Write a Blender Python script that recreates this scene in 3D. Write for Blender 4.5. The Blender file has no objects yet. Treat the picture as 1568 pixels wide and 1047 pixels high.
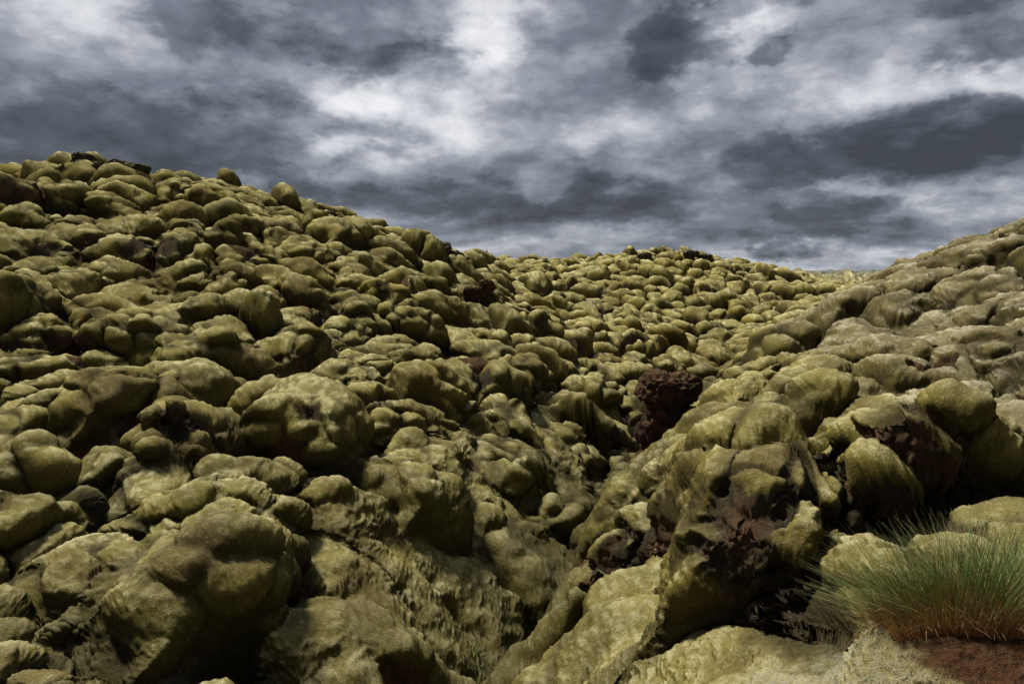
import bpy, math, random, time
import numpy as np
T0=time.time()
F=np.float32
rng=np.random.RandomState(7)
random.seed(5)
scene=bpy.context.scene
scene.view_settings.view_transform='Standard'
scene.view_settings.look='None'
scene.view_settings.exposure=0

# ---------------------------------------------------------------- noise
PERM=np.concatenate([rng.permutation(256)]*3).astype(np.int32)
G3=rng.normal(size=(256,3)); G3/=np.linalg.norm(G3,axis=1)[:,None]; G3=(G3*1.4).astype(F)
RND=rng.rand(256,6).astype(F)
def perlin(x,y,z):
    x=x.astype(F);y=y.astype(F);z=z.astype(F)
    xi=np.floor(x);yi=np.floor(y);zi=np.floor(z)
    fx=x-xi;fy=y-yi;fz=z-zi
    xi=xi.astype(np.int32)&255;yi=yi.astype(np.int32)&255;zi=zi.astype(np.int32)&255
    u=fx*fx*fx*(fx*(fx*6-15)+10);v=fy*fy*fy*(fy*(fy*6-15)+10);w=fz*fz*fz*(fz*(fz*6-15)+10)
    out=np.zeros_like(x)
    for dx in (0,1):
        a=PERM[(xi+dx)&255]; wx=u if dx else 1-u
        for dy in (0,1):
            b=PERM[a+((yi+dy)&255)]; wy=wx*(v if dy else 1-v)
            for dz in (0,1):
                h=PERM[b+((zi+dz)&255)]; g=G3[h]
                out+=wy*(w if dz else 1-w)*(g[...,0]*(fx-dx)+g[...,1]*(fy-dy)+g[...,2]*(fz-dz))
    return out
def fbm(x,y,z,o=3,g=.5):
    s=0;a=1
    for i in range(o):
        s=s+a*perlin(x,y,z+13.7*i); x=x*2.03;y=y*2.03;z=z*2.03;a*=g
    return s
def sstep(a,b,x):
    t=np.clip((x-a)/(b-a),0,1); return t*t*(3-2*t)
def voro2(x,y,seed=0,jit=.95):
    xi=np.floor(x).astype(np.int32);yi=np.floor(y).astype(np.int32)
    f1=np.full(x.shape,1e9,F);c1x=np.zeros_like(f1);c1y=np.zeros_like(f1);idd=np.zeros(x.shape,np.int32)
    for dx in range(-2,3):
        for dy in range(-2,3):
            h=PERM[PERM[(xi+dx+seed)&255]+((yi+dy)&255)]
            cx=xi+dx+.5+jit*(RND[h,0]-.5);cy=yi+dy+.5+jit*(RND[h,1]-.5)
            d=(cx-x)**2+(cy-y)**2
            m=d<f1
            f1=np.where(m,d,f1);c1x=np.where(m,cx,c1x);c1y=np.where(m,cy,c1y);idd=np.where(m,h,idd)
    e=np.full(x.shape,9,F)
    for dx in range(-2,3):
        for dy in range(-2,3):
            h=PERM[PERM[(xi+dx+seed)&255]+((yi+dy)&255)]
            cx=xi+dx+.5+jit*(RND[h,0]-.5);cy=yi+dy+.5+jit*(RND[h,1]-.5)
            d=(cx-x)**2+(cy-y)**2
            l=np.sqrt((cx-c1x)**2+(cy-c1y)**2)
            t=np.where(l>1e-4,(d-f1)/(2*np.maximum(l,1e-4)),9)
            e=np.minimum(e,t)
    F1=np.sqrt(f1)
    return (F1/(F1+e+1e-5)).astype(F),(x-c1x).astype(F),(y-c1y).astype(F),idd
def voro3(x,y,z,seed=0,jit=.85):
    xi=np.floor(x).astype(np.int32);yi=np.floor(y).astype(np.int32);zi=np.floor(z).astype(np.int32)
    f1=np.full(x.shape,1e9,F);cx1=np.zeros_like(f1);cy1=cx1.copy();cz1=cx1.copy();idd=np.zeros(x.shape,np.int32)
    R=(-1,0,1)
    def cells():
        for dx in R:
            a=PERM[(xi+dx+seed)&255]
            for dy in R:
                b=PERM[a+((yi+dy)&255)]
                for dz in R:
                    h=PERM[b+((zi+dz)&255)]
                    r=RND[h]
                    yield h,(xi+(dx+.5)+jit*(r[...,0]-.5)).astype(F),(yi+(dy+.5)+jit*(r[...,1]-.5)).astype(F),(zi+(dz+.5)+jit*(r[...,2]-.5)).astype(F)
    for h,cx,cy,cz in cells():
        d=(cx-x)**2+(cy-y)**2+(cz-z)**2
        m=d<f1
        f1=np.where(m,d,f1);cx1=np.where(m,cx,cx1);cy1=np.where(m,cy,cy1);cz1=np.where(m,cz,cz1);idd=np.where(m,h,idd)
    e=np.full(x.shape,9,F)
    for h,cx,cy,cz in cells():
        d=(cx-x)**2+(cy-y)**2+(cz-z)**2
        l=np.sqrt((cx-cx1)**2+(cy-cy1)**2+(cz-cz1)**2)
        e=np.minimum(e,np.where(l>1e-4,(d-f1)/(2*np.maximum(l,1e-4)),9))
    F1=np.sqrt(f1)
    return (F1/(F1+e+1e-5)).astype(F),x-cx1,y-cy1,z-cz1,idd

# ---------------------------------------------------------------- macro landform (survey points, eye level = 0)
PTS=np.array([
(-.4,4.6,-3.15),(-.45,5.8,-3.3),(.1,8,-3.4),(1.0,11,-3.55),(2.6,16,-3.75),(5.5,20,-3.6),(9.0,28,-3.4),
(-19.5,26,3.35),(-15.8,26,3.45),(-13.5,27,3.25),(-10.3,28,2.7),(-6.7,30,1.75),(-3.0,34,.55),(.7,45,-.05),
(9.3,55,.80),(14.5,55,.70),(22.7,60,-.1),(30,80,-.6),(55,110,-.6),
(-3.0,4.4,-2.75),(-4.9,6.3,-2.6),(-3.6,6.3,-2.7),(-1.9,5.8,-2.95),(-3.7,9,-2.45),(-1.6,9.3,-2.65),(-7.2,11,-1.95),
(-4.4,12,-2.1),(-.96,12,-2.75),(-10.5,16,-.65),(-6.4,17.5,-.62),(-3.7,21,-.74),(-1.4,17,-2.2),(1.1,18,-3.1),(3.3,30,-2.45),
(.5,33,-1.2),(8.7,42,-1.5),(15.8,45,-1.6),(26.8,60,-1.5),(-11.7,21,1.15),(-8.4,23,1.25),(-9,9,-1.9),
(14.7,25,0.0),(12.9,20,.55),(12.75,17,1.1),(4.9,14,-2.2),(8,18,-1.2),(8.2,12,-1.0),(4.7,9.5,-1.7),(5.4,8.5,-1.55),
(3.7,5.5,-1.72),(2.0,5,-1.95),(1.2,4.2,-2.1),(.7,3.5,-2.3),(1.0,2.7,-1.65),(1.9,2.9,-1.5),(1.85,2.4,-1.45),(.95,6,-2.65),
(2.2,8.5,-2.6),(3.6,12,-2.6),(18,16,1.8),(18,25,.6),(22,35,-1),
(0,0,-1.75),(0,1.5,-1.9),(-1.3,2.5,-2.7),(-5,0,-2.8),(5,0,-1.0),(0,-6,-1.5),(12,-8,.5),(-12,-8,-1),(-18,8,-.2),(10,5,0),
(-30,38,3.3),(-12,45,2.7),(-5,60,.5),(-40,15,3.2),(-60,70,1.5),(0,90,-.7),(20,130,-1.2),(0,250,-2),(150,250,-2),(-200,250,-2),(0,-200,-2),(-200,0,-1),(200,0,0),
(0,900,-3),(900,0,-3),(-900,0,-3),(0,-900,-3),(700,700,-3),(-700,700,-3)],dtype=float)
def warp(x,y):
    r=np.sqrt(x*x+y*y)+1e-6; l=np.log1p(r/3.0)/r*3
    return x*l,y*l
pu,pv=warp(PTS[:,0],PTS[:,1])
def ker(r2): return .5*r2*np.log(r2+1e-9)
K=ker((pu[:,None]-pu[None])**2+(pv[:,None]-pv[None])**2)
n=len(PTS); A=np.zeros((n+3,n+3)); A[:n,:n]=K+np.eye(n)*.06
Pm=np.stack([np.ones(n),pu,pv],1);A[:n,n:]=Pm;A[n:,:n]=Pm.T
sol=np.linalg.solve(A,np.concatenate([PTS[:,2],[0,0,0]]))
def macro(x,y):
    u,v=warp(x.astype(np.float64),y.astype(np.float64))
    o=sol[n]+sol[n+1]*u+sol[n+2]*v
    for i in range(n): o=o+sol[i]*ker((u-pu[i])**2+(v-pv[i])**2)
    return o.astype(F)
GP=[(-.75,2.0),(-.5,3.6),(-.35,5.0),(-.2,6.5),(.3,8.2),(.9,10),(1.6,12),(2.6,14.5),(4.0,17.5),(5.8,21),(9,28),(12.5,38)]
def gully(x,y):
    best=np.full(x.shape,1e9,F);sg=np.zeros(x.shape,F);st=np.zeros(x.shape,F)
    for (x0,y0),(x1,y1) in zip(GP[:-1],GP[1:]):
        ex,ey=x1-x0,y1-y0;L2=ex*ex+ey*ey
        t=np.clip(((x-x0)*ex+(y-y0)*ey)/L2,0,1)
        ddx=x-x0-t*ex;ddy=y-y0-t*ey;d=np.sqrt(ddx*ddx+ddy*ddy)
        m=d<best;best=np.where(m,d,best);sg=np.where(m,np.sign(ddx*ey-ddy*ex),sg);st=np.where(m,y0+t*ey,st)
    return best,sg,st

# ---------------------------------------------------------------- grid
ang=np.concatenate([np.linspace(-48,48,1330),np.linspace(48,312,190)[1:-1]])
ang=np.radians(ang)
rad=np.concatenate([np.exp(np.arange(math.log(.4),math.log(2.1),.02)),
                    np.exp(np.arange(math.log(2.1),math.log(70),.0034)),
                    np.exp(np.arange(math.log(70.3),math.log(3500),.03))])
NR,NA=len(rad),len(ang)
X=(rad[:,None]*np.sin(ang)[None]).astype(F);Y=(rad[:,None]*np.cos(ang)[None]).astype(F)
RR=np.broadcast_to(rad[:,None].astype(F),X.shape)
Z0=macro(X,Y)
z0=np.zeros_like(X)
wig=.45*perlin(X*.35,Y*.35,z0+8.8)
gd,gs,gst=gully(X+wig,Y)
gw=(.78+.03*gst)
ends=sstep(1.8,3.2,gst)*(1-sstep(24,36,gst))
sd_=gd*gs
Z0=Z0-1.15*np.exp(-(gd/gw)**2)*ends
gully_dark=np.exp(-(gd/(gw*.85))**2)*ends
Z0=Z0+.42*np.exp(-((sd_-1.85)/.85)**2)*sstep(5,9,gst)*(1-sstep(17,24,gst))
Z0=Z0+ (.34*fbm(X*.33,Y*.33,X*0+3.1,2))*sstep(3,9,RR)*(1-sstep(100,260,RR))
# bare red soil terrace by the tussock
flat=1-sstep(.42,.85,np.sqrt(((X-2.0)/1.15)**2+((Y-2.55)/.75)**2))
Z0=Z0*(1-flat)+flat*(-1.475+.05*perlin(X*2,Y*2,z0+2))
print('macro',NR,NA,time.time()-T0)
fade=1-sstep(120,300,RR)
rightness=sstep(.5,3.0,X-(.02*Y+2.6+.14*np.maximum(Y-6,0)))*(1-sstep(24,34,RR))
amp=(1-.48*rightness)*fade*(.35+.65*sstep(1.6,3.5,RR))*(1-.93*flat)
wx=X+.50*perlin(X*.55,Y*.55,z0+1.5)+.20*perlin(X*1.6,Y*1.6,z0+4.5)+.05*perlin(X*4,Y*4,z0+4.5)
wy=Y+.50*perlin(X*.55,Y*.55,z0+7.5)+.20*perlin(X*1.6,Y*1.6,z0+9.5)+.05*perlin(X*4,Y*4,z0+9.5)
CA=1.32
ca,sa=math.cos(.5),math.sin(.5)
s,dx,dy,idd=voro2((ca*wx-sa*wy)/CA,(sa*wx+ca*wy)/CA)
dxx=(ca*dx+sa*dy)*CA; dyy=(-sa*dx+ca*dy)*CA
low=perlin(X*.45,Y*.45,z0+20.3)
w=np.clip(.86+1.0*low,.24,1.18)*amp
th=s*2.32
rho=np.sin(th)+(1-math.sin(2.32))*s**4
f=(rho/np.maximum(s,.02)-1)*w*.85
r1=RND[idd,2];r2=RND[idd,3]
H=(.30+.20*r1)
hz=w*(H*np.cos(th)+(r2*.74-.25)*(1-s**3))
PX=X+dxx*f; PY=Y+dyy*f; PZ=Z0+hz
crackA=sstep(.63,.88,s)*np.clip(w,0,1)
print('A',time.time()-T0)
def normals(PX,PY,PZ):
    P=np.stack([PX,PY,PZ],-1)
    dr=np.empty_like(P);dr[1:-1]=P[2:]-P[:-2];dr[0]=P[1]-P[0];dr[-1]=P[-1]-P[-2]
    da=np.roll(P,-1,1)-np.roll(P,1,1)
    N=np.cross(da,dr); N/=np.linalg.norm(N,axis=-1,keepdims=True)+1e-12
    return N[...,0],N[...,1],N[...,2]
def lumps(PX,PY,PZ,C,wB,hgt,off,lat,seed,zz=1.2):
    NX,NY,NZ=normals(PX,PY,PZ)
    k=1/C
    bx=PX+.34*C*perlin(PX*k*.9,PY*k*.9,PZ*k*.9+seed)+.07*C*perlin(PX*k*2.6,PY*k*2.6,PZ*k*2.6)
    by=PY+.34*C*perlin(PX*k*.9,PY*k*.9,PZ*k*.9+7+seed)+.07*C*perlin(PX*k*2.6,PY*k*2.6,PZ*k*2.6+5)
    bz=PZ+.30*C*perlin(PX*k*.9+9,PY*k*.9,PZ*k*.9+seed)
    sb,ex,ey,ez,ib=voro3(bx*k,by*k,bz*k*zz,seed)
    thb=sb*2.15
    db=wB*(hgt*np.cos(thb)+off*(RND[ib,4]-.45)*(1-sb**3))
    fb=((np.sin(thb)+(1-math.sin(2.15))*sb**4)/np.maximum(sb,.03)-1)*wB*lat*C
    return PX+NX*db+ex*fb,PY+NY*db+ey*fb,PZ+NZ*db+ez*fb/zz*.6,sstep(.66,.98,sb)*wB
wb=np.clip(.64+1.2*perlin(PX*.55,PY*.55,PZ*.55+31),.10,1.1)*fade*(.5+.5*sstep(1.6,3.5,RR))*(1-.2*rightness)*(1-.93*flat)*(1-.40*sstep(18,38,RR))
PX,PY,PZ,crackB=lumps(PX,PY,PZ,.64,wb,.12,.17,.5,3)
print('B',time.time()-T0)
NX,NY,NZ=normals(PX,PY,PZ)
def bil(sc,off,zs=1.6,e=.06): return np.sqrt(perlin(PX*sc+off,PY*sc,PZ*sc*zs)**2+e*e)
m1=.35+.9*np.clip(perlin(PX*.7,PY*.7,PZ*.7+55)+.25,0,1)
m2=sstep(-.25,.45,perlin(PX*1.3,PY*1.3,PZ*1.3+15))
b1=bil(2.7,3,1.5,.13);b2=bil(6.5,11,2.8,.10);b3=bil(14,23,2.4,.07)
n5=perlin(PX*4,PY*4,PZ*5+3)
d=.10*(b1-.28)*m1*(1-.8*flat)+.044*(b2-.28)*(.35+m2+.5*rightness)*(1-.6*flat)+.018*(b3-.25)*(.5+m2)+.022*n5*(1-.7*flat)
rockn=fbm(PX*.6,PY*.6,PZ*.6+70,3)
d=d+.011*perlin(PX*27,PY*27,PZ*32)*(1-sstep(20,40,RR))+.009*perlin(PX*58,PY*58,PZ*66)*(1-sstep(8,16,RR))
rockm=sstep(.45,.70,rockn+.40*crackA+.22*crackB-.28*np.clip(NZ,0,1)+.10)*fade*(1-flat)
rough=np.abs(perlin(PX*7+5,PY*7,PZ*7))*.12+np.abs(perlin(PX*17,PY*17,PZ*17))*.06
d=(d-rockm*(rough+.02))*fade
PX=PX+NX*d;PY=PY+NY*d;PZ=PZ+NZ*d
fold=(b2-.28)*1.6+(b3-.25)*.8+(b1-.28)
tone=.5+.5*fbm(PX*1.5,PY*1.5,PZ*1.5+40,3)
tint=.5+.6*perlin(PX*.22,PY*.22,z0+60)
dry=.5+.5*fbm(PX*.9,PY*.9,PZ*.9+90,3)
print('C',time.time()-T0)

soil=(1-sstep(.42,.52,np.sqrt(((X-2.08)/1.15)**2+((Y-2.50)/.62)**2)+.14*perlin(X*4,Y*4,z0)+.05*perlin(X*15,Y*15,z0)))
frost=(1-sstep(.45,.9,np.sqrt(((X-.98)/1.1)**2+((Y-2.65)/.8)**2)+.15*perlin(X*4,Y*4,z0+3)))*(1-.5*flat)

def mesh_from(name,co,quads,smooth=True):
    me=bpy.data.meshes.new(name)
    me.vertices.add(len(co)); me.vertices.foreach_set('co',co.astype(F).ravel())
    k=quads.shape[1]
    me.loops.add(quads.size); me.loops.foreach_set('vertex_index',quads.astype(np.int32).ravel())
    me.polygons.add(len(quads)); me.polygons.foreach_set('loop_start',np.arange(0,quads.size,k,dtype=np.int32))
    me.update(calc_edges=True)
    me.polygons.foreach_set('use_smooth',np.full(len(quads),smooth,dtype=bool))
    ob=bpy.data.objects.new(name,me); scene.collection.objects.link(ob)
    return ob
def attr(ob,name,v):
    a=ob.data.attributes.new(name,'FLOAT','POINT'); a.data.foreach_set('value',np.ascontiguousarray(v,dtype=F).ravel())
I=np.arange(NR*NA).reshape(NR,NA)
a=I[:-1];b=I[1:];ar=np.roll(a,-1,1);br=np.roll(b,-1,1)
quads=np.stack([a,ar,br,b],-1).reshape(-1,4)[:, ::-1]
co=np.stack([PX,PY,PZ],-1).reshape(-1,3)
terrain=mesh_from('mossy_lava_field_ground',co,quads)
for k_,v_ in (('crack',1-(1-np.clip(crackA,0,1))*(1-np.clip(crackB*.85,0,1))),('rock',rockm),('fold',fold),('soil',soil),('frost',frost),('smoothhill',rightness),
              ('tone',tone),('tint',tint),('dry',dry),('gully_dark',gully_dark),('far',sstep(60,160,RR))): attr(terrain,k_,v_)
print('mesh',time.time()-T0)
def surf(x,y,k=0):
    r=math.hypot(x,y);t=math.atan2(x,y)
    i=int(np.argmin(abs(rad-r)));j=int(np.argmin(abs(ang-t)))
    i0,i1=max(0,i-k*2),i+k*2+1
    return float(PZ[i0:i1,max(0,j-k*2):j+k*2+1].max())

# ---------------------------------------------------------------- node helpers
class NT:
    def __init__(s,nt): s.nt=nt
    def n(s,t,**kw):
        nd=s.nt.nodes.new(t)
        for k,v in kw.items(): setattr(nd,k,v)
        return nd
    def put(s,sock,v):
        if isinstance(v,bpy.types.NodeSocket): s.nt.links.new(v,sock)
        else: sock.default_value=v
    def m(s,op,a,b=0.0,c=0.0,clamp=False):
        nd=s.n('ShaderNodeMath',operation=op,use_clamp=clamp)
        for i,v in enumerate((a,b,c)): s.put(nd.inputs[i],v)
        return nd.outputs[0]
    def vm(s,op,a,b=(0,0,0)):
        nd=s.n('ShaderNodeVectorMath',operation=op)
        s.put(nd.inputs[0],a)
        if op=='SCALE': s.put(nd.inputs[3],b)
        else: s.put(nd.inputs[1],b)
        return nd.outputs['Value'] if op in('DOT_PRODUCT','LENGTH') else nd.outputs[0]
    def noise(s,vec,scale,detail=4,rough=.5,dist=0.0):
        nd=s.n('ShaderNodeTexNoise'); s.put(nd.inputs['Vector'],vec)
        nd.inputs['Scale'].default_value=scale;nd.inputs['Detail'].default_value=detail
        nd.inputs['Roughness'].default_value=rough;nd.inputs['Distortion'].default_value=dist
        return nd
    def mix(s,f,a,b,bt='MIX'):
        nd=s.n('ShaderNodeMix',data_type='RGBA',blend_type=bt)
        s.put(nd.inputs[0],f)
        for i,v in ((6,a),(7,b)):
            if not isinstance(v,bpy.types.NodeSocket) and len(v)==3: v=(*v,1)
            s.put(nd.inputs[i],v)
        return nd.outputs[2]
    def ss(s,a,b,x,o0=0.0,o1=1.0):
        nd=s.n('ShaderNodeMapRange',interpolation_type='SMOOTHSTEP')
        s.put(nd.inputs[0],x)
        for i,v in ((1,a),(2,b),(3,o0),(4,o1)): nd.inputs[i].default_value=v
        return nd.outputs[0]
    def at(s,name): return s.n('ShaderNodeAttribute',attribute_name=name).outputs['Fac']
def newmat(name,spec=0.0):
    m=bpy.data.materials.new(name);m.use_nodes=True
    nt=NT(m.node_tree);bs=m.node_tree.nodes['Principled BSDF']
    bs.inputs['Roughness'].default_value=1.0;bs.inputs['Specular IOR Level'].default_value=spec
    return m,nt,bs

# ---------------------------------------------------------------- moss
mat,t,bs=newmat('woolly_fringe_moss')
geo=t.n('ShaderNodeNewGeometry');pos=geo.outputs['Position']
nz=t.n('ShaderNodeSeparateXYZ');t.put(nz.inputs[0],geo.outputs['Normal']);nz=nz.outputs[2]
nfine=t.noise(pos,24,4,.75).outputs['Fac']; ngr=t.noise(pos,130,2,.75).outputs['Fac']
c=t.mix(t.ss(.25,.75,t.at('tone')),(.150,.131,.028),(.385,.318,.072))
c=t.mix(t.ss(.40,.85,t.at('tint'),0,.6),c,(.44,.345,.058))
c=t.mix(t.ss(.50,.22,t.at('dry'),0,.6),c,(.135,.080,.036))
c=t.mix(t.m('MULTIPLY',t.at('smoothhill'),.65),c,(.245,.195,.100))
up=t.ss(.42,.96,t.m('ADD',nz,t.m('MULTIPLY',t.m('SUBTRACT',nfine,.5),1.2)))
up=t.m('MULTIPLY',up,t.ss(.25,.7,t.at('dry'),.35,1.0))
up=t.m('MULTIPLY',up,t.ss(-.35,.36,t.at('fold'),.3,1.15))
c=t.mix(t.m('MULTIPLY',up,.95),c,t.mix(t.at('smoothhill'),(.90,.81,.44),(.82,.74,.53)))  # pale dry moss tips, with highlights painted onto upward faces
c=t.mix(t.m('MULTIPLY',t.ss(.12,.72,nz,1,0),.68),c,(.060,.050,.016))  # shade of the mound sides painted into the colour
c=t.mix(t.ss(.42,.66,ngr,.0,.55),c,(.07,.057,.019))
c=t.mix(t.ss(.55,.75,nfine,.0,.35),c,(.86,.78,.45))
c=t.mix(t.m('MULTIPLY',t.at('gully_dark'),.75),c,(.055,.046,.015))  # browner gully moss, plus the gully's shade put into its colour
c=t.mix(t.m('MULTIPLY',t.at('crack'),.93),c,(.016,.012,.008))  # occlusion-like shade painted into the cracks, over dead moss and rock
c=t.mix(t.m('MULTIPLY',t.at('frost'),t.ss(.4,.6,nfine,.2,.8)),c,(.44,.42,.34))
rc=t.mix(t.ss(.42,.66,t.at('tone')),(.048,.036,.026),(.105,.054,.032))
rc=t.mix(t.ss(.55,.7,nfine,0,.6),rc,(.21,.175,.09))
rmask=t.ss(.35,.7,t.m('ADD',t.at('rock'),t.m('MULTIPLY',t.m('SUBTRACT',nfine,.5),1.2)))
c=t.mix(rmask,c,rc)
c=t.mix(t.at('soil'),c,t.mix(t.m('MULTIPLY',t.ss(.3,.7,ngr),t.ss(.3,.65,nfine)),(.045,.017,.010),(.17,.062,.030)))
c=t.mix(t.at('far'),c,(.11,.13,.14))  # distance haze painted as a bluish ground colour
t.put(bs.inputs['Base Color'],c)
bs.inputs['Sheen Weight'].default_value=.10;bs.inputs['Sheen Roughness'].default_value=.6;bs.inputs['Sheen Tint'].default_value=(.9,.82,.45,1)
hb=t.m('ADD',nfine,t.m('MULTIPLY',ngr,.5))
bp=t.n('ShaderNodeBump');bp.inputs['Strength'].default_value=1.0;bp.inputs['Distance'].default_value=.046
t.put(bp.inputs['Height'],hb);t.put(bs.inputs['Normal'],bp.outputs[0])
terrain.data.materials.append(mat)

# ---------------------------------------------------------------- lava rock
def rockmat(name,c1,c2,c3):
    m,t,bs=newmat(name,.05)
    g=t.n('ShaderNodeNewGeometry');p=g.outputs['Position']
    a=t.noise(p,4,4,.65).outputs['Fac'];b2=t.noise(p,28,4,.7).outputs['Fac']
    c=t.mix(t.ss(.4,.6,a),c1,c2)
    z=t.n('ShaderNodeSeparateXYZ');t.put(z.inputs[0],g.outputs['Normal'])
    mo=t.m('MULTIPLY',t.ss(.35,.85,z.outputs[2]),t.ss(.42,.6,b2))
    c=t.mix(mo,c,c3);c=t.mix(t.ss(.3,.5,b2,.7,0),c,(.012,.01,.009))
    t.put(bs.inputs['Base Color'],c)
    bp=t.n('ShaderNodeBump');bp.inputs['Strength'].default_value=1;bp.inputs['Distance'].default_value=.05
    t.put(bp.inputs['Height'],b2);t.put(bs.inputs['Normal'],bp.outputs[0])
    return m
rm_dark=rockmat('dark_lava_rock',(.040,.034,.028),(.085,.070,.050),(.20,.18,.08))
rm_red=rockmat('red_scoria_rock',(.040,.030,.024),(.105,.052,.034),(.20,.13,.06))
import bmesh
def lava_rock(name,x,y,parts,mat,zoff=0,k=2):
    cos=[];fs=[];o=0
    bm=bmesh.new();bmesh.ops.create_icosphere(bm,subdivisions=5,radius=1)
    v=np.array([q.co[:] for q in bm.verts]);f=np.array([[q.index for q in g.verts] for g in bm.faces]);bm.free()
    for (px,py,pz,sx,sy,sz) in parts:
        base=surf(x+px,y+py,k)+zoff
        q=np.sign(v)*np.abs(v)**.85
        q=q*np.array([sx,sy,sz]); w=q+np.array([px,py,pz])+np.array([x,y,base])
        s=min(sx,sy,sz)
        n1=perlin(w[:,0]/s*.8,w[:,1]/s*.8,w[:,2]/s*.8);n2=np.abs(perlin(w[:,0]/s*2.2,w[:,1]/s*2.2,w[:,2]/s*2.2));n3=np.abs(perlin(w[:,0]/s*6,w[:,1]/s*6,w[:,2]/s*6));n4=perlin(w[:,0]/s*14,w[:,1]/s*14,w[:,2]/s*14)
        w=w+v*(s*(.42*n1-.55*n2-.22*n3+.07*n4))[:,None]
        cos.append(w);fs.append(f+o);o+=len(w)
    ob=mesh_from(name,np.concatenate(cos),np.concatenate(fs));ob.data.materials.append(mat)
    return ob
def pillar(name,x,y,zb,parts,mat):
    ps=[(px,py,pz+zb-surf(x+px,y+py,2),a_,b_,c_) for (px,py,pz,a_,b_,c_) in parts]
    return lava_rock(name,x,y,ps,mat)
pillar('lava_rock_pillar',2.90,12.7,-3.65,[(0,0,.45,.52,.45,.95),(.05,.05,1.40,.62,.45,.38),(.5,.1,.5,.42,.4,.6),(-.15,-.1,-.1,.5,.45,.5),(.35,-.2,-.1,.45,.4,.5)],rm_red)
lava_rock('lava_rock_crag',-14.9,25.8,[(-1.6,0,-.05,.38,.4,.30),(-1.0,.1,-.02,.42,.5,.28),(-.35,.1,-.02,.40,.5,.30),(.3,0,-.02,.45,.5,.26),(1.0,0,0,.5,.5,.28),(1.7,.1,0,.5,.5,.24)],rm_dark,0,1)
lava_rock('lava_rock',-3.35,32.5,[(0,0,.0,.55,.5,.5),(.6,0,-.02,.5,.4,.3)],rm_dark,0,4)
lava_rock('lava_rock',-1.35,25,[(0,0,-.02,.5,.4,.32),(.4,.1,-.05,.35,.3,.25)],rm_red,0,3)
lava_rock('lava_rock',-7.1,29.3,[(0,0,-.15,.4,.4,.3),(-.6,0,-.12,.3,.3,.2)],rm_dark,0,4)
lava_rock('lava_rock',3.75,5.1,[(0,0,.0,.24,.16,.13),(.28,.05,.0,.2,.18,.13),(-.22,.08,-.02,.14,.13,.09)],rm_red)
lava_rock('lava_rock',3.25,6.0,[(0,0,-.02,.2,.16,.14),(.25,-.05,.0,.16,.14,.13)],rm_dark)
lava_rock('lava_rock',15.2,54,[(0,0,-.1,.6,.6,.5),(-1.2,0,-.2,.6,.6,.4),(-4.8,0,-.2,.6,.5,.4)],rm_dark,0,5)
print('rocks',time.time()-T0)

# ---------------------------------------------------------------- grass
def blades(name,roots,mat,L=(.2,.4),wid=.0022,lean=.6,bias=(-.25,0),seg=6,spread=1.0,droop=.5):
    cos=[];qs=[];tv=[];rv=[];o=0
    for (x,y,z,ox,oy) in roots:
        l=random.uniform(*L);a=random.uniform(0,6.283)
        lx=ox*spread+math.cos(a)*lean*.35+bias[0];ly=oy*spread+math.sin(a)*lean*.35+bias[1]
        dr=droop*random.uniform(.3,1.3);side=random.uniform(0,3.14);cr=random.random()
        d=np.array([lx,ly,1.0]);d/=np.linalg.norm(d);p=np.array([x,y,z]);h=np.array([lx,ly,0.0])
        sv=np.array([math.cos(side),math.sin(side),0])
        for k in range(seg+1):
            u=k/seg;w=wid*(1-u**1.7)+.0003
            cos+= [p-sv*w,p+sv*w];tv+=[u,u];rv+=[cr,cr]
            dd=d+h*dr*u+np.array([0,0,-dr*.6*u*u]);dd/=np.linalg.norm(dd)
            p=p+dd*l/seg
            if k<seg: qs.append((o+2*k,o+2*k+1,o+2*k+3,o+2*k+2))
        o+=2*(seg+1)
    ob=mesh_from(name,np.array(cos),np.array(qs));attr(ob,'t',tv);attr(ob,'r',rv);ob.data.materials.append(mat);return ob
gm,t,bs=newmat('grass_blades',.1)
g1=t.mix(t.at('r'),(.08,.17,.042),(.21,.31,.10))
g1=t.mix(t.ss(.66,.90,t.at('r')),g1,(.42,.36,.17))
g1=t.mix(t.ss(.15,.58,t.at('t'),1,0),g1,(.50,.24,.11))
g1=t.mix(t.ss(.65,1,t.at('t'),0,.8),g1,(.38,.34,.18))
t.put(bs.inputs['Base Color'],g1);bs.inputs['Roughness'].default_value=.6
dm,t,bs=newmat('dry_grass');t.put(bs.inputs['Base Color'],t.mix(t.at('r'),(.30,.16,.08),(.50,.36,.20)))
om,t,bs=newmat('orange_sheaths');t.put(bs.inputs['Base Color'],t.mix(t.ss(.3,1,t.at('t')),t.mix(t.at('r'),(.50,.21,.09),(.62,.38,.20)),(.36,.33,.13)))
GX,GY=1.98,2.76
roots=[]
for i in range(4300):
    a=random.uniform(0,6.283);r=math.sqrt(random.random())
    ox,oy=math.cos(a)*r,math.sin(a)*r
    x=GX+ox*.42;y=GY+oy*.12
    roots.append((x,y,surf(x,y)-.01,ox*.9,oy*.25))
tuss=blades('grass_tussock',roots,gm,L=(.10,.46),wid=.0012,lean=1.35,bias=(-.22,.10),droop=.5)
r2_=[(x,y,z+.01,ox*1.3,-abs(oy)*2.2-.3) for (x,y,z,ox,oy) in random.sample(roots,420)]
dryo=blades('dry_stems',r2_,dm,L=(.10,.28),wid=.0012,lean=1.8,bias=(-.3,-.3),droop=1.5)
dryo.parent=tuss
r3=[]
for i in range(2000):
    x=GX+random.uniform(-.42,.44);y=GY-.10-random.random()*.07;r3.append((x,y,surf(x,y)-.01,(x-GX)*1.6,-.2))
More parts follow.
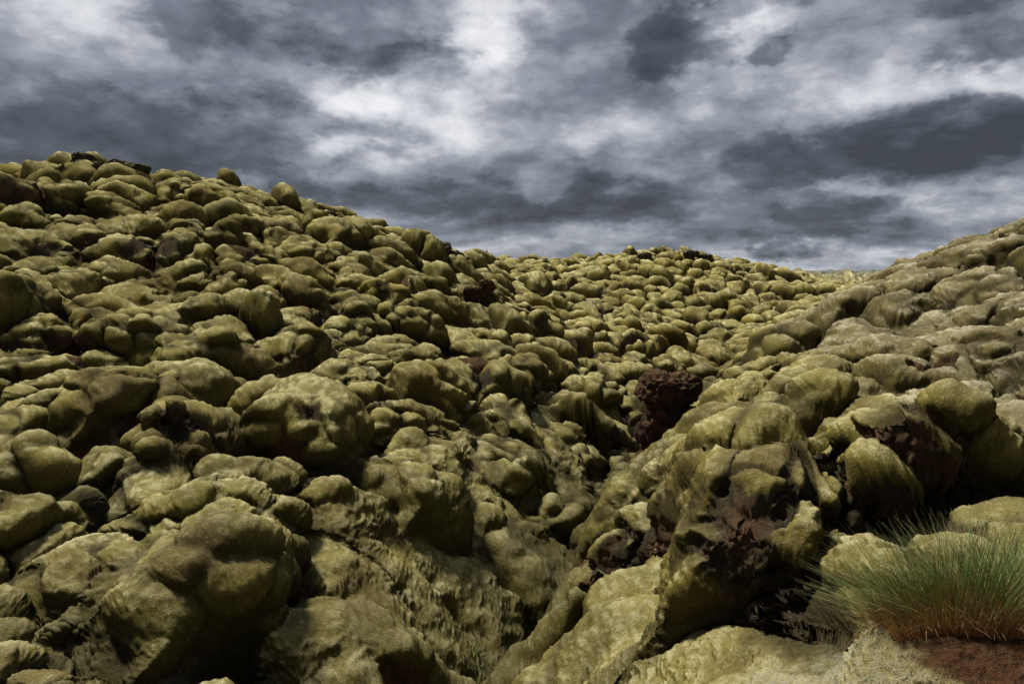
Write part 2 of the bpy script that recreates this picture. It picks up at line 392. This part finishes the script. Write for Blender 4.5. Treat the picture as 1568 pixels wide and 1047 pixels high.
sh=blades('orange_sheaths',r3,om,L=(.06,.18),wid=.0013,lean=.9,bias=(-.15,0),droop=.3);sh.parent=tuss
pm,t,bs=newmat('gully_plant_leaves');t.put(bs.inputs['Base Color'],t.mix(t.at('r'),(.10,.18,.05),(.26,.33,.16)))
roots=[]
for (cx,cy,sp,nn) in ((.95,10.4,.35,420),(.55,9.2,.3,260),(-.1,7.3,.25,250),(1.5,11.8,.35,240),(-.5,5.6,.2,160),(0,15.5,.35,200),(7.6,27,.8,300),(3.2,6.1,.2,200),(.3,6.3,.25,160)):
    for i in range(nn):
        x=random.gauss(cx,sp);y=random.gauss(cy,sp);roots.append((x,y,surf(x,y)-.01,random.uniform(-1,1),random.uniform(-1,1)))
blades('gully_plants',roots,pm,L=(.05,.16),wid=.007,lean=1.2,bias=(0,0),seg=3)
fm,t,bs=newmat('yellow_petals');bs.inputs['Base Color'].default_value=(.75,.45,.02,1)
fx,fy=3.55,5.75;fz=surf(fx,fy,2)
cos=[];q=[]
for hx in (0,.03,-.025):
  zc=fz+.09+hx*.4
  for k in range(7):
    a=k/7*6.283;o=len(cos);c0=np.array([fx+hx,fy+hx,zc]);d1=np.array([math.cos(a),math.sin(a)*.8,.35]);sd=np.array([-math.sin(a),math.cos(a),0])
    cos+=[c0,c0+d1*.012+sd*.006,c0+d1*.022,c0+d1*.012-sd*.006];q.append((o,o+1,o+2,o+3))
flower=mesh_from('yellow_flower',np.array(cos),np.array(q));flower.data.materials.append(fm)
st=blades('stem',[(fx+h,fy+h,fz-.02,0,0) for h in (0,.03,-.025)],pm,L=(.11,.11),wid=.002,lean=0,bias=(0,0),droop=0);st.parent=flower

# ---------------------------------------------------------------- sky
W=bpy.data.worlds.new('World');scene.world=W;W.use_nodes=True
wt=W.node_tree;wt.nodes.clear();t=NT(wt)
SUN_EL,SUN_AZ=math.radians(57),math.radians(-52)
tc=t.n('ShaderNodeTexCoord').outputs['Generated']
dirn=t.vm('NORMALIZE',tc)
sp=t.n('ShaderNodeSeparateXYZ');t.put(sp.inputs[0],dirn);dx_,dy_,dz_=sp.outputs
az=t.m('ARCTAN2',dx_,dy_);el=t.m('ARCSINE',dz_)
cb=t.n('ShaderNodeCombineXYZ');t.put(cb.inputs[0],az);t.put(cb.inputs[1],el);ae=cb.outputs[0]
j=t.noise(t.vm('MULTIPLY',dirn,(1,1,1.9)),6,6,.58).outputs['Color']
j=t.vm('MULTIPLY',t.vm('SUBTRACT',j,(.5,.5,.5)),(.28,.17,0))
aej=t.vm('ADD',ae,j)
def blobs(BL):
    B=None;r=math.radians
    for (a0,e0,wa,we,am) in BL:
        v=t.vm('MULTIPLY',t.vm('SUBTRACT',aej,(r(a0),r(e0),0)),(1/r(wa),1/r(we),0))
        g=t.m('MULTIPLY',t.m('EXPONENT',t.m('MULTIPLY',t.vm('DOT_PRODUCT',v,v),-.8)),am)
        B=g if B is None else t.m('ADD',B,g)
    return B
bright=blobs([(-35,18,6,3,.34),(-3,19,3.4,4,.50),(-10,12,6,2.0,.52),(17,17.5,3,3.5,.52),(26,13,5,2,.30),(35,12,3,1.6,.36),(9,11,5,1.8,.28),(30,5.6,8,.8,.24),(-16,8,6,1.5,.1),(24,1.0,12,.8,.28),(3,1.8,8,.8,.18)])
dark=blobs([(-28,10.0,13,3.2,.9),(-10,16.8,5,2.0,.9),(-22,17.5,6,1.8,.65),(12,16.8,4.3,2.5,1.4),(19.7,15.6,1.8,1.2,.9),(34,18.5,7,2.6,.85),(26,8.2,10,2.0,1.0),(35,9,4,1.6,.5),(6,5.4,8,1.8,.9),(-8,6.5,7,1.5,.65),(-27,7.2,8,1.2,.6),(23,3.4,12,1.4,.8),(31,14,5,1.4,.6)])
zc=t.m('ADD',t.m('MAXIMUM',dz_,0.0),.17)
cp=t.n('ShaderNodeCombineXYZ');t.put(cp.inputs[0],t.m('DIVIDE',dx_,zc));t.put(cp.inputs[1],t.m('DIVIDE',dy_,zc))
n1=t.noise(cp.outputs[0],1.35,7,.57,.3).outputs['Fac']
n3=t.noise(t.vm('MULTIPLY',dirn,(1,1,2.2)),6.0,8,.59,.15).outputs['Fac']
n4=t.noise(t.vm('MULTIPLY',t.vm('ADD',dirn,(3,3,3)),(1,1,1.9)),14,6,.58,.1).outputs['Fac']
puff=t.m('ABSOLUTE',t.m('SUBTRACT',t.noise(t.vm('MULTIPLY',t.vm('ADD',dirn,(5,1,2)),(1,1,1.7)),9,5,.52,.1).outputs['Fac'],.5))
dsum=t.m('ADD',dark,t.m('ADD',t.m('MULTIPLY',t.m('SUBTRACT',n3,.5),2.6),t.m('MULTIPLY',t.m('SUBTRACT',n4,.5),.8)))
dm_=t.m('ADD',t.m('MULTIPLY',t.ss(.28,.66,dsum),.38),t.m('MULTIPLY',t.ss(.0,1.05,dsum),.62))
rim=t.m('MULTIPLY',dm_,t.m('SUBTRACT',1.0,dm_))
base=t.m('ADD',t.m('ADD',.48,t.m('MULTIPLY',bright,1.0)),t.m('ADD',t.m('MULTIPLY',t.m('SUBTRACT',n1,.5),1.0),t.m('MULTIPLY',t.m('SUBTRACT',n3,.5),.45)))
b_=t.m('ADD',t.m('SUBTRACT',base,t.m('MULTIPLY',dm_,.40)),t.m('MULTIPLY',t.m('SUBTRACT',n4,.5),.42))
b_=t.m('ADD',b_,t.m('MULTIPLY',rim,.17));b_=t.m('ADD',b_,t.m('MULTIPLY',t.m('SUBTRACT',puff,.08),1.0))
rp=t.n('ShaderNodeValToRGB');t.put(rp.inputs[0],b_)
R=rp.color_ramp;R.elements[0].position=0.0;R.elements[0].color=(.048,.053,.064,1);R.elements[1].position=1;R.elements[1].color=(.90,.90,.92,1)
for p_,c_ in ((.2,(.092,.104,.128)),(.42,(.185,.210,.255)),(.62,(.36,.385,.435)),(.82,(.66,.675,.715))):
    e=R.elements.new(p_);e.color=(*c_,1)
nish=t.n('ShaderNodeTexSky',sky_type='NISHITA');nish.sun_disc=False;nish.sun_elevation=SUN_EL;nish.sun_rotation=SUN_AZ
cl=t.mix(.95,t.vm('SCALE',nish.outputs[0],.08),rp.outputs[0])
# sky dimmed behind the viewer, added to deepen the shadows
cl=t.vm('SCALE',cl,t.ss(-.7,.5,dy_,.48,1.0))
bg=t.n('ShaderNodeBackground');t.put(bg.inputs[0],cl);bg.inputs[1].default_value=1.0
wo=t.n('ShaderNodeOutputWorld');wt.links.new(bg.outputs[0],wo.inputs[0])
W.cycles.sampling_method='MANUAL';W.cycles.sample_map_resolution=256

sd=bpy.data.lights.new('sun','SUN');sd.energy=5.0;sd.angle=math.radians(9);sd.color=(1,.95,.82)
so=bpy.data.objects.new('sun',sd);scene.collection.objects.link(so)
from mathutils import Vector
sv=Vector((math.sin(SUN_AZ)*math.cos(SUN_EL),math.cos(SUN_AZ)*math.cos(SUN_EL),math.sin(SUN_EL)))
so.rotation_euler=sv.to_track_quat('Z','Y').to_euler()

cam=bpy.data.cameras.new('camera');cam.lens=24;cam.sensor_width=36;cam.clip_end=8000;cam.clip_start=.05
coo=bpy.data.objects.new('camera',cam);scene.collection.objects.link(coo)
coo.rotation_euler=(math.radians(90-6.04),0,0)
scene.camera=coo
print('done',time.time()-T0)
